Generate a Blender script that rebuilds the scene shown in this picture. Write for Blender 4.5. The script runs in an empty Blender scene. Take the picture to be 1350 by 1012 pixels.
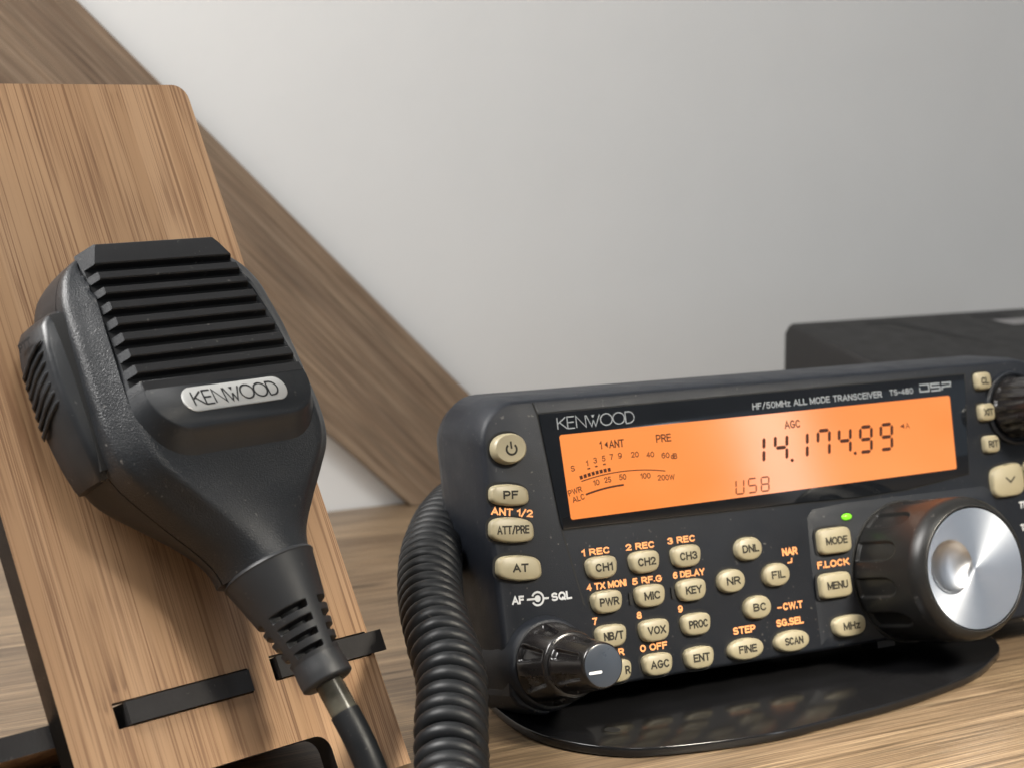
import bpy, bmesh, math, random
from mathutils import Matrix, Vector, Euler, noise as mnoise
random.seed(7)
S = 0.001                      # everything below is written in millimetres
SC = bpy.context.scene
COL = SC.collection
PI = math.pi

# ------------------------------------------------------------------ camera
cam_d = bpy.data.cameras.new('camera')
cam_d.sensor_width = 36.0
cam_d.lens = 2600.0 / 1350.0 * 36.0
cam_d.clip_start = 0.02
cam_d.clip_end = 50.0
cam_d.dof.use_dof = True
cam_d.dof.focus_distance = 0.475
cam_d.dof.aperture_fstop = 22.0
cam = bpy.data.objects.new('camera', cam_d)
COL.objects.link(cam)
cam.location = (0, 0, 157 * S)
cam.rotation_euler = (math.radians(90 - 8.1), 0, 0)
SC.camera = cam

# ------------------------------------------------------------------ world and lamps
w = bpy.data.worlds.new('World')
SC.world = w
w.use_nodes = True
w.node_tree.nodes['Background'].inputs[0].default_value = (0.93, 0.97, 1.0, 1)
w.node_tree.nodes['Background'].inputs[1].default_value = 0.15


def area(name, loc, target, sx, sy, power, color):
    d = bpy.data.lights.new(name, 'AREA')
    d.shape = 'RECTANGLE'
    d.size, d.size_y = sx, sy
    d.energy = power
    d.color = color
    o = bpy.data.objects.new(name, d)
    COL.objects.link(o)
    o.location = loc
    o.rotation_euler = (Vector(target) - Vector(loc)).to_track_quat('-Z', 'Y').to_euler()
    return o


area('ceiling_lamp', (-0.52, 0.34, 0.66), (-0.05, 0.70, 0.14), 0.42, 0.36, 18.0, (1.0, 0.975, 0.945))
area('overhead_lamp', (0.12, 0.14, 0.82), (0.0, 0.45, 0.05), 0.22, 0.18, 1.9, (1.0, 0.98, 0.94))
area('room_light', (0.50, -0.60, 0.85), (0.0, 0.5, 0.08), 0.80, 0.60, 0.8, (0.92, 0.96, 1.0))
area('window_light', (1.22, 0.24, 0.36), (0.10, 0.52, 0.06), 0.5, 0.75, 0.42, (0.62, 0.80, 1.0))
area('window_gap', (1.14, 0.035, 0.36), (0.07, 0.53, 0.06), 0.05, 0.70, 0.9, (0.92, 0.96, 1.0))
pool = area('desk_lamp', (0.40, 0.16, 0.46), (0.19, 0.40, 0.0), 0.12, 0.12, 1.25, (1.0, 0.92, 0.78))
pool.data.spread = math.radians(46)

SC.view_settings.view_transform = 'Standard'
SC.view_settings.look = 'None'
SC.view_settings.exposure = 0.0
SC.view_settings.gamma = 1.0
SC.render.engine = 'CYCLES'
SC.cycles.use_denoising = True
SC.cycles.max_bounces = 8


# ------------------------------------------------------------------ material helpers
def mat(name):
    m = bpy.data.materials.new(name)
    m.use_nodes = True
    nt = m.node_tree
    b = nt.nodes['Principled BSDF']
    return m, nt, b


def N(nt, t, **kw):
    n = nt.nodes.new(t)
    for k, v in kw.items():
        setattr(n, k, v)
    return n


def ramp(nt, pts):
    r = N(nt, 'ShaderNodeValToRGB')
    el = r.color_ramp.elements
    while len(el) < len(pts):
        el.new(0.5)
    for e, (p, c) in zip(el, pts):
        e.position = p
        e.color = (c[0], c[1], c[2], 1) if not isinstance(c, (int, float)) else (c, c, c, 1)
    return r


def noise_tex(nt, scale, loc=(0, 0, 0), rot=(0, 0, 0), detail=4, rough=0.55, sc=1.0, dist=0.0):
    tc = N(nt, 'ShaderNodeTexCoord')
    mp = N(nt, 'ShaderNodeMapping')
    mp.inputs['Scale'].default_value = scale
    mp.inputs['Location'].default_value = loc
    mp.inputs['Rotation'].default_value = rot
    nz = N(nt, 'ShaderNodeTexNoise')
    nz.inputs['Scale'].default_value = sc
    nz.inputs['Detail'].default_value = detail
    nz.inputs['Roughness'].default_value = rough
    nz.inputs['Distortion'].default_value = dist
    nt.links.new(tc.outputs['Object'], mp.inputs['Vector'])
    nt.links.new(mp.outputs['Vector'], nz.inputs['Vector'])
    return nz


def mix(nt, fac, a, b, mode='MIX'):
    m = N(nt, 'ShaderNodeMix', data_type='RGBA', blend_type=mode)
    for sock, v in ((m.inputs[0], fac), (m.inputs[6], a), (m.inputs[7], b)):
        if hasattr(v, 'is_output'):
            nt.links.new(v, sock)
        elif isinstance(v, (int, float)):
            sock.default_value = v
        else:
            sock.default_value = (v[0], v[1], v[2], 1)
    return m.outputs[2]


def bump(nt, b, height, strength, dist=0.0002):
    bp = N(nt, 'ShaderNodeBump')
    bp.inputs['Strength'].default_value = strength
    bp.inputs['Distance'].default_value = dist
    nt.links.new(height, bp.inputs['Height'])
    nt.links.new(bp.outputs['Normal'], b.inputs['Normal'])


def plastic(name, col, rough, grain=0.0, gscale=2200, dust=0.0, spec=0.5, wear=0.06):
    m, nt, b = mat(name)
    n1 = noise_tex(nt, (60, 60, 60), detail=5)
    r1 = ramp(nt, [(0.3, tuple(c * 0.85 for c in col)), (0.7, tuple(min(1, c * 1.15) for c in col))])
    nt.links.new(n1.outputs['Fac'], r1.inputs['Fac'])
    out = r1.outputs['Color']
    if dust:
        n3 = noise_tex(nt, (900, 900, 900), detail=1, loc=(3.1, 1.7, 0.3))
        r3 = ramp(nt, [(0.70, 0.0), (0.76, 1.0)])
        nt.links.new(n3.outputs['Fac'], r3.inputs['Fac'])
        n4 = noise_tex(nt, (120, 120, 120), detail=2, loc=(9.1, 1.7, 0.3))
        r4 = ramp(nt, [(0.45, 0.0), (0.7, dust)])
        nt.links.new(n4.outputs['Fac'], r4.inputs['Fac'])
        mm = N(nt, 'ShaderNodeMath', operation='MULTIPLY')
        nt.links.new(r3.outputs['Color'], mm.inputs[0])
        nt.links.new(r4.outputs['Color'], mm.inputs[1])
        out = mix(nt, mm.outputs[0], out, (0.32, 0.30, 0.27))
    nt.links.new(out, b.inputs['Base Color'])
    n2 = noise_tex(nt, (140, 140, 140), detail=6, loc=(1, 5, 2))
    r2 = ramp(nt, [(0.3, max(0.02, rough - wear)), (0.7, rough + wear)])
    nt.links.new(n2.outputs['Fac'], r2.inputs['Fac'])
    nt.links.new(r2.outputs['Color'], b.inputs['Roughness'])
    b.inputs['Specular IOR Level'].default_value = spec
    if grain:
        ng = noise_tex(nt, (gscale,) * 3, detail=2)
        bump(nt, b, ng.outputs['Fac'], grain, 0.0003)
    return m


def flat(name, col, rough=0.5, emit=None, strength=0.0, metal=0.0, spec=0.5):
    m, nt, b = mat(name)
    b.inputs['Base Color'].default_value = (*col, 1)
    b.inputs['Roughness'].default_value = rough
    b.inputs['Metallic'].default_value = metal
    b.inputs['Specular IOR Level'].default_value = spec
    if emit:
        b.inputs['Emission Color'].default_value = (*emit, 1)
        b.inputs['Emission Strength'].default_value = strength
    return m


def oak(name, a, b_, c, grain_rough=0.5, stretch=(9, 420, 420), pore=0.8):
    m, nt, b = mat(name)
    n1 = noise_tex(nt, stretch, detail=7, rough=0.68)
    r1 = ramp(nt, [(0.30, a), (0.50, b_), (0.72, c)])
    nt.links.new(n1.outputs['Fac'], r1.inputs['Fac'])
    n2 = noise_tex(nt, (stretch[0] * 1.6, stretch[1] * 4.5, stretch[2] * 4.5), detail=4, loc=(4, 1, 0))
    r2 = ramp(nt, [(0.37, 0.34), (0.54, 1.05)])
    nt.links.new(n2.outputs['Fac'], r2.inputs['Fac'])
    o1 = mix(nt, 0.75, r1.outputs['Color'], r2.outputs['Color'], 'MULTIPLY')
    n3 = noise_tex(nt, (stretch[0] * 0.7, stretch[1] * 0.12, stretch[2] * 0.12), detail=3, loc=(8, 3, 1))
    r3 = ramp(nt, [(0.35, (0.78, 0.74, 0.70)), (0.65, (1.12, 1.08, 1.0))])
    nt.links.new(n3.outputs['Fac'], r3.inputs['Fac'])
    o2 = mix(nt, 1.0, o1, r3.outputs['Color'], 'MULTIPLY')
    pz = noise_tex(nt, (stretch[0] * 1.2, stretch[1] * 2.2, stretch[2] * 2.2), detail=0, loc=(6, 2, 4))
    ps = N(nt, 'ShaderNodeMath', operation='SUBTRACT')
    ps.inputs[1].default_value = 0.5
    nt.links.new(pz.outputs['Fac'], ps.inputs[0])
    pa = N(nt, 'ShaderNodeMath', operation='ABSOLUTE')
    nt.links.new(ps.outputs[0], pa.inputs[0])
    pr_ = ramp(nt, [(0.02, 0.45), (0.08, 1.0)])
    nt.links.new(pa.outputs[0], pr_.inputs['Fac'])
    o2 = mix(nt, pore, o2, pr_.outputs['Color'], 'MULTIPLY')
    nt.links.new(o2, b.inputs['Base Color'])
    b.inputs['Roughness'].default_value = grain_rough
    bump(nt, b, n2.outputs['Fac'], 0.35, 0.0002)
    return m


def bamboo():
    m, nt, b = mat('bamboo')
    tc = N(nt, 'ShaderNodeTexCoord')
    sep = N(nt, 'ShaderNodeSeparateXYZ')
    nt.links.new(tc.outputs['Object'], sep.inputs[0])
    # glued strips a few millimetres wide, each with its own tone
    mu = N(nt, 'ShaderNodeMath', operation='MULTIPLY')
    mu.inputs[1].default_value = 1 / 0.0047
    nt.links.new(sep.outputs['X'], mu.inputs[0])
    wob = noise_tex(nt, (40, 3, 40), detail=1)
    ad = N(nt, 'ShaderNodeMath', operation='MULTIPLY_ADD')
    ad.inputs[1].default_value = 0.5
    nt.links.new(wob.outputs['Fac'], ad.inputs[0])
    nt.links.new(mu.outputs[0], ad.inputs[2])
    fl = N(nt, 'ShaderNodeMath', operation='FLOOR')
    nt.links.new(ad.outputs[0], fl.inputs[0])
    wn = N(nt, 'ShaderNodeTexWhiteNoise', noise_dimensions='1D')
    nt.links.new(fl.outputs[0], wn.inputs['W'])
    rs = ramp(nt, [(0.0, (0.43, 0.258, 0.138)), (0.5, (0.475, 0.292, 0.160)), (1.0, (0.52, 0.328, 0.187))])
    nt.links.new(wn.outputs['Value'], rs.inputs['Fac'])
    # bundles of fine dark fibres running the length of the board
    def lines(scale_u, scale_v, eps, loc):
        nz = noise_tex(nt, (scale_u, scale_v, scale_u), detail=0, loc=loc)
        sb = N(nt, 'ShaderNodeMath', operation='SUBTRACT')
        sb.inputs[1].default_value = 0.5
        nt.links.new(nz.outputs['Fac'], sb.inputs[0])
        ab = N(nt, 'ShaderNodeMath', operation='ABSOLUTE')
        nt.links.new(sb.outputs[0], ab.inputs[0])
        r = ramp(nt, [(eps * 0.35, 1.0), (eps, 0.0)])
        nt.links.new(ab.outputs[0], r.inputs['Fac'])
        return r.outputs['Color']

    def masked(col, scale_u, scale_v, lo, hi, top, loc):
        d_ = noise_tex(nt, (scale_u, scale_v, scale_u), detail=2, loc=loc)
        r = ramp(nt, [(lo, 0.0), (hi, top)])
        nt.links.new(d_.outputs['Fac'], r.inputs['Fac'])
        mm = N(nt, 'ShaderNodeMath', operation='MULTIPLY')
        nt.links.new(col, mm.inputs[0])
        nt.links.new(r.outputs['Color'], mm.inputs[1])
        return mm.outputs[0]

    hf = N(nt, 'ShaderNodeMath', operation='MULTIPLY')
    hf.inputs[1].default_value = 1.0
    l1 = masked(lines(460, 2.6, 0.046, (0, 0, 0)), 210, 11, 0.40, 0.56, 0.70, (2, 6, 0))
    l2 = masked(lines(950, 6.0, 0.062, (3, 1, 0)), 260, 18, 0.42, 0.58, 0.66, (5, 2, 0))
    l3 = masked(lines(1600, 22.0, 0.090, (8, 5, 0)), 150, 26, 0.46, 0.62, 0.55, (1, 8, 0))
    nt.links.new(l1, hf.inputs[0])
    o1 = mix(nt, l1, rs.outputs['Color'], (0.20, 0.098, 0.047))
    o1 = mix(nt, l2, o1, (0.19, 0.092, 0.045))
    o2 = mix(nt, l3, o1, (0.22, 0.115, 0.060))
    # growth nodes: a short mark at a random height in some strips
    wn2 = N(nt, 'ShaderNodeTexWhiteNoise', noise_dimensions='1D')
    ofs = N(nt, 'ShaderNodeMath', operation='ADD')
    ofs.inputs[1].default_value = 57.3
    nt.links.new(fl.outputs[0], ofs.inputs[0])
    nt.links.new(ofs.outputs[0], wn2.inputs['W'])
    vv = N(nt, 'ShaderNodeMath', operation='MULTIPLY_ADD')
    vv.inputs[1].default_value = 1 / 0.15
    nt.links.new(sep.outputs['Y'], vv.inputs[0])
    nt.links.new(wn2.outputs['Value'], vv.inputs[2])
    jag = noise_tex(nt, (700, 60, 700), detail=2, loc=(3, 3, 3))
    vj = N(nt, 'ShaderNodeMath', operation='MULTIPLY_ADD')
    vj.inputs[1].default_value = 0.05
    nt.links.new(jag.outputs['Fac'], vj.inputs[0])
    nt.links.new(vv.outputs[0], vj.inputs[2])
    fr = N(nt, 'ShaderNodeMath', operation='FRACT')
    nt.links.new(vj.outputs[0], fr.inputs[0])
    rn = ramp(nt, [(0.44, 0.0), (0.487, 0.55), (0.495, 0.0), (0.505, 0.0), (0.512, 0.6), (0.56, 0.0)])
    nt.links.new(fr.outputs[0], rn.inputs['Fac'])
    gn = N(nt, 'ShaderNodeMath', operation='GREATER_THAN')
    gn.inputs[1].default_value = 0.35
    nt.links.new(wn2.outputs['Value'], gn.inputs[0])
    st = noise_tex(nt, (1300, 20, 1300), detail=1, loc=(1, 9, 3))
    rst = ramp(nt, [(0.42, 0.0), (0.58, 1.0)])
    nt.links.new(st.outputs['Fac'], rst.inputs['Fac'])
    m1 = N(nt, 'ShaderNodeMath', operation='MULTIPLY')
    nt.links.new(rn.outputs['Color'], m1.inputs[0])
    nt.links.new(gn.outputs[0], m1.inputs[1])
    m2 = N(nt, 'ShaderNodeMath', operation='MULTIPLY')
    nt.links.new(m1.outputs[0], m2.inputs[0])
    nt.links.new(rst.outputs['Color'], m2.inputs[1])
    o2 = mix(nt, m2.outputs[0], o2, (0.15, 0.075, 0.038))
    # broad tone drift
    n3 = noise_tex(nt, (45, 6, 45), detail=3, loc=(5, 9, 2))
    r3 = ramp(nt, [(0.3, (0.88, 0.86, 0.84)), (0.7, (1.10, 1.09, 1.08))])
    nt.links.new(n3.outputs['Fac'], r3.inputs['Fac'])
    o3 = mix(nt, 1.0, o2, r3.outputs['Color'], 'MULTIPLY')
    nt.links.new(o3, b.inputs['Base Color'])
    b.inputs['Roughness'].default_value = 0.55
    bump(nt, b, hf.outputs[0], 0.2, 0.0001)
    return m


def brushed():
    m, nt, b = mat('brushed_aluminium')
    b.inputs['Base Color'].default_value = (0.44, 0.455, 0.485, 1)
    b.inputs['Metallic'].default_value = 1.0
    b.inputs['Roughness'].default_value = 0.36
    b.inputs['Anisotropic'].default_value = 0.75
    tg = N(nt, 'ShaderNodeTangent', direction_type='RADIAL', axis='Z')
    nt.links.new(tg.outputs[0], b.inputs['Tangent'])
    tc = N(nt, 'ShaderNodeTexCoord')
    ln = N(nt, 'ShaderNodeVectorMath', operation='LENGTH')
    nt.links.new(tc.outputs['Object'], ln.inputs[0])
    nz = N(nt, 'ShaderNodeTexNoise', noise_dimensions='1D')
    nz.inputs['Scale'].default_value = 9000
    nt.links.new(ln.outputs['Value'], nz.inputs['W'])
    bump(nt, b, nz.outputs['Fac'], 0.12, 0.00005)
    return m


M_BODY = plastic('charcoal_plastic', (0.008, 0.010, 0.0145), 0.50, 0.22, 3600, dust=0.3, spec=0.29)
M_BODY2 = plastic('charcoal_plastic_smooth', (0.009, 0.010, 0.013), 0.46, 0.10, 2600, dust=0.2, spec=0.28)
M_MIC = plastic('mic_plastic', (0.014, 0.0155, 0.018), 0.36, 0.50, 2800, dust=0.35)
M_MICS = plastic('mic_plastic_smooth', (0.014, 0.0155, 0.018), 0.38, 0.10, 2200, dust=0.22)
M_GRILLE = plastic('mic_grille_plastic', (0.008, 0.008, 0.009), 0.60, 0.12, 2600, dust=0.5)
M_CHAMFER = plastic('mic_chamfer_plastic', (0.014, 0.0155, 0.018), 0.55, 0.35, 3600, dust=0.3, spec=0.3)
M_RUBBER = plastic('black_rubber', (0.018, 0.019, 0.021), 0.48, 0.05, 1800, dust=0.12)
M_CORD = plastic('cord_rubber', (0.006, 0.0068, 0.008), 0.45, 0.04, 1500, dust=0.15, spec=0.28)
M_GLOSSBLACK = plastic('gloss_black', (0.010, 0.009, 0.009), 0.24, 0.0, dust=0.1, wear=0.05)
M_PLATE = plastic('lacquered_steel', (0.006, 0.006, 0.0065), 0.15, 0.0, dust=0.0, wear=0.0, spec=0.42)
M_DIAL = plastic('dial_rubber', (0.009, 0.009, 0.009), 0.38, 0.05, 2600, dust=0.3, spec=0.32)
M_WINDOW = plastic('window_acrylic', (0.006, 0.007, 0.009), 0.06, 0.0, wear=0.02)
M_GAP = flat('gap_black', (0.004, 0.004, 0.004), 0.8)
M_KEY = plastic('beige_key', (0.275, 0.24, 0.155), 0.42, 0.04, 1500, wear=0.05)
M_INK = flat('key_ink', (0.018, 0.016, 0.012), 0.6, spec=0.2)
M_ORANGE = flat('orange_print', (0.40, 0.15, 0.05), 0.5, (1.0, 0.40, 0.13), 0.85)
M_WHITE = flat('white_print', (0.45, 0.46, 0.47), 0.5)
M_GREYPR = flat('grey_print', (0.23, 0.25, 0.27), 0.5)
M_SEG = flat('lcd_segment', (0.03, 0.010, 0.004), 0.35, (0.12, 0.03, 0.008), 0.2, spec=0.2)
M_SEG2 = flat('lcd_segment_pale', (0.06, 0.02, 0.008), 0.35, (0.30, 0.08, 0.018), 0.35, spec=0.2)
M_LED = flat('green_lamp', (0.10, 0.4, 0.02), 0.15, (0.22, 0.75, 0.02), 0.9)
M_SILVER = flat('silver_plate', (0.50, 0.50, 0.485), 0.38, metal=0.35)
M_BLKINK = flat('black_ink', (0.012, 0.012, 0.013), 0.4)
M_BRUSH = brushed()
M_DARKEDGE = plastic('charred_edge', (0.020, 0.018, 0.018), 0.65, 0.25, 1200, dust=0.3)
M_BAMBOO = bamboo()
M_DESK = oak('oak_laminate', (0.088, 0.060, 0.037), (0.185, 0.133, 0.085), (0.285, 0.218, 0.146), 0.42, (11, 400, 400), 0.9)
M_BEAM = oak('oak_plank', (0.225, 0.155, 0.105), (0.285, 0.21, 0.15), (0.365, 0.285, 0.212), 0.6, (14, 560, 560), 0.3)


def lcd_mat():
    m, nt, b = mat('lit_lcd')
    b.inputs['Base Color'].default_value = (0.10, 0.03, 0.01, 1)
    b.inputs['Roughness'].default_value = 0.10
    n = noise_tex(nt, (14, 30, 14), detail=2)
    r = ramp(nt, [(0.3, (1.0, 0.255, 0.046)), (0.7, (1.0, 0.335, 0.088))])
    nt.links.new(n.outputs['Fac'], r.inputs['Fac'])
    nt.links.new(r.outputs['Color'], b.inputs['Emission Color'])
    b.inputs['Emission Strength'].default_value = 0.93
    return m


M_LCD = lcd_mat()


def wall_mat():
    m, nt, b = mat('white_paint')
    n = noise_tex(nt, (25, 25, 25), detail=5)
    r = ramp(nt, [(0.3, (0.78, 0.782, 0.772)), (0.7, (0.80, 0.802, 0.792))])
    nt.links.new(n.outputs['Fac'], r.inputs['Fac'])
    nt.links.new(r.outputs['Color'], b.inputs['Base Color'])
    b.inputs['Roughness'].default_value = 0.8
    n2 = noise_tex(nt, (260, 260, 260), detail=3)
    bump(nt, b, n2.outputs['Fac'], 0.08, 0.0006)
    return m


M_WALL = wall_mat()


def sleeve_mat():
    m, nt, b = mat('clear_grey_sleeve')
    n = noise_tex(nt, (90, 90, 160), detail=4)
    r = ramp(nt, [(0.3, (0.025, 0.023, 0.017)), (0.7, (0.085, 0.08, 0.062))])
    nt.links.new(n.outputs['Fac'], r.inputs['Fac'])
    nt.links.new(r.outputs['Color'], b.inputs['Base Color'])
    b.inputs['Roughness'].default_value = 0.2
    return m


M_SLEEVE = sleeve_mat()


# ------------------------------------------------------------------ geometry helpers
def link(o, parent=None):
    COL.objects.link(o)
    if parent is not None:
        o.parent = parent
    return o


def mesh(name, verts, faces, mats, parent=None, fm=None, sharp=35, loc=(0, 0, 0), rot=(0, 0, 0), smooth=True):
    me = bpy.data.meshes.new(name)
    me.from_pydata([(v[0] * S, v[1] * S, v[2] * S) for v in verts], [], faces)
    for m in (mats if isinstance(mats, (list, tuple)) else [mats]):
        me.materials.append(m)
    if fm:
        for p, i in zip(me.polygons, fm):
            p.material_index = i
    bm = bmesh.new()
    bm.from_mesh(me)
    bmesh.ops.recalc_face_normals(bm, faces=bm.faces)
    bm.to_mesh(me)
    bm.free()
    if smooth:
        me.polygons.foreach_set('use_smooth', [True] * len(me.polygons))
        me.set_sharp_from_angle(angle=math.radians(sharp))
    o = bpy.data.objects.new(name, me)
    o.location = Vector(loc) * S
    o.rotation_euler = rot
    return link(o, parent)


class MB:
    """collects verts and faces (mm)"""
    def __init__(s):
        s.v, s.f, s.m = [], [], []

    def add(s, verts, faces, mi=0):
        k = len(s.v)
        s.v += [tuple(v) for v in verts]
        s.f += [tuple(i + k for i in f) for f in faces]
        s.m += [mi] * len(faces)

    def loft(s, rings, mi=0, cap0=True, cap1=True, closed=True):
        n = len(rings[0])
        vs = [p for r in rings for p in r]
        fs = []
        for i in range(len(rings) - 1):
            for j in range(n if closed else n - 1):
                a, b_ = i * n + j, i * n + (j + 1) % n
                fs.append((a, b_, b_ + n, a + n))
        if cap0:
            fs.append(tuple(range(n)))
        if cap1:
            fs.append(tuple((len(rings) - 1) * n + j for j in range(n)))
        s.add(vs, fs, mi)

    def box(s, a, b_, mi=0):
        x0, y0, z0 = a
        x1, y1, z1 = b_
        s.add([(x0, y0, z0), (x1, y0, z0), (x1, y1, z0), (x0, y1, z0), (x0, y0, z1), (x1, y0, z1), (x1, y1, z1), (x0, y1, z1)],
              [(0, 1, 2, 3), (4, 5, 6, 7), (0, 1, 5, 4), (1, 2, 6, 5), (2, 3, 7, 6), (3, 0, 4, 7)], mi)

    def ribbon(s, pts, wd, z, closed=False, mi=0):
        """flat stroke of width wd along a 2-D polyline at height z"""
        n = len(pts)
        L, R = [], []
        for i in range(n):
            p0 = Vector(pts[i - 1] if (i > 0 or closed) else pts[i])
            p1 = Vector(pts[i])
            p2 = Vector(pts[(i + 1) % n] if (i < n - 1 or closed) else pts[i])
            d1, d2 = (p1 - p0), (p2 - p1)
            if d1.length < 1e-9:
                d1 = d2
            if d2.length < 1e-9:
                d2 = d1
            d1.normalize()
            d2.normalize()
            t = d1 + d2
            if t.length < 1e-6:
                t = d1
            t.normalize()
            nn = Vector((-t.y, t.x))
            k = wd / 2 / max(0.5, nn.dot(Vector((-d1.y, d1.x))))
            L.append((p1.x + nn.x * k, p1.y + nn.y * k, z))
            R.append((p1.x - nn.x * k, p1.y - nn.y * k, z))
        fs = []
        m = n if closed else n - 1
        for i in range(m):
            j = (i + 1) % n
            fs.append((i, j, n + j, n + i))
        s.add(L + R, fs, mi)

    def tube(s, pts, r, n=12, mi=0, caps=True):
        rings = []
        P = [Vector(p) for p in pts]
        T = []
        for i in range(len(P)):
            t = P[min(i + 1, len(P) - 1)] - P[max(i - 1, 0)]
            T.append(t.normalized())
        a = T[0].orthogonal().normalized()
        for i in range(len(P)):
            a = (a - T[i] * a.dot(T[i])).normalized()
            b_ = T[i].cross(a)
            rr = r[i] if isinstance(r, (list, tuple)) else r
            rings.append([tuple(P[i] + (a * math.cos(2 * PI * k / n) + b_ * math.sin(2 * PI * k / n)) * rr) for k in range(n)])
        s.loft(rings, mi, caps, caps)

    def build(s, name, mats, parent=None, sharp=35, loc=(0, 0, 0), rot=(0, 0, 0), smooth=True):
        return mesh(name, s.v, s.f, mats, parent, s.m, sharp, loc, rot, smooth)


def lathe_mb(prof, n=64, fn=None, cap0=False, cap1=True, mi=0, mb=None):
    """profile [(r, w)] turned about Z; fn(r, w, angle) may modulate the radius"""
    mb = mb or MB()
    rings = []
    for r, w_ in prof:
        ring = []
        for k in range(n):
            a = 2 * PI * k / n
            rr = fn(r, w_, a) if fn else r
            ring.append((rr * math.cos(a), rr * math.sin(a), w_))
        rings.append(ring)
    mb.loft(rings, mi, cap0, cap1)
    return mb


def rrect(x0, x1, y0, y1, rad, n=6):
    """rounded rectangle outline; rad = one number or (bl, br, tr, tl)"""
    if isinstance(rad, (int, float)):
        rad = (rad,) * 4
    bl, br, tr, tl = rad
    out = []
    for cx_, cy_, r, a0 in ((x0 + bl, y0 + bl, bl, PI), (x1 - br, y0 + br, br, 1.5 * PI), (x1 - tr, y1 - tr, tr, 0), (x0 + tl, y1 - tl, tl, 0.5 * PI)):
        for k in range(n + 1):
            a = a0 + 0.5 * PI * k / n
            out.append((cx_ + r * math.cos(a), cy_ + r * math.sin(a)))
    return out


def superell(wd, ht, e=3.0, taper=0.0, n=40):
    out = []
    for k in range(n):
        a = 2 * PI * k / n
        c, s_ = math.cos(a), math.sin(a)
        x = math.copysign(abs(c) ** (2 / e), c) * wd / 2
        y = math.copysign(abs(s_) ** (2 / e), s_) * ht / 2
        x *= 1 + taper * (y / ht)
        out.append((x, y))
    return out


def at_z(ring, z, dx=0, dy=0, k=1.0):
    return [(x * k + dx, y * k + dy, z) for x, y in ring]


def from_curve(name, cd, mats, parent, loc=(0, 0, 0), rot=(0, 0, 0), box=None, smooth=False):
    """curve data -> mesh object; box=(w,h) fits the bounding box (mm) centred on the origin"""
    tmp = bpy.data.objects.new('tmp_curve', cd)
    COL.objects.link(tmp)
    dg = bpy.context.evaluated_depsgraph_get()
    me = bpy.data.meshes.new_from_object(tmp.evaluated_get(dg))
    bpy.data.objects.remove(tmp)
    bpy.data.curves.remove(cd)
    me.name = name
    if box:
        xs = [v.co.x for v in me.vertices]
        ys = [v.co.y for v in me.vertices]
        cx_, cy_ = (min(xs) + max(xs)) / 2, (min(ys) + max(ys)) / 2
        kx = box[0] * S / max(1e-9, max(xs) - min(xs))
        ky = box[1] * S / max(1e-9, max(ys) - min(ys))
        for v in me.vertices:
            v.co = ((v.co.x - cx_) * kx, (v.co.y - cy_) * ky, v.co.z * 0)
    me.materials.clear()
    for m in (mats if isinstance(mats, (list, tuple)) else [mats]):
        me.materials.append(m)
    o = bpy.data.objects.new(name, me)
    o.location = Vector(loc) * S
    o.rotation_euler = rot
    return link(o, parent)


def _arc(cx_, cy_, rx, ry, a0, a1, n=12):
    return [(cx_ + rx * math.cos(math.radians(a0 + (a1 - a0) * k / n)), cy_ + ry * math.sin(math.radians(a0 + (a1 - a0) * k / n))) for k in range(n + 1)]


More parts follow.
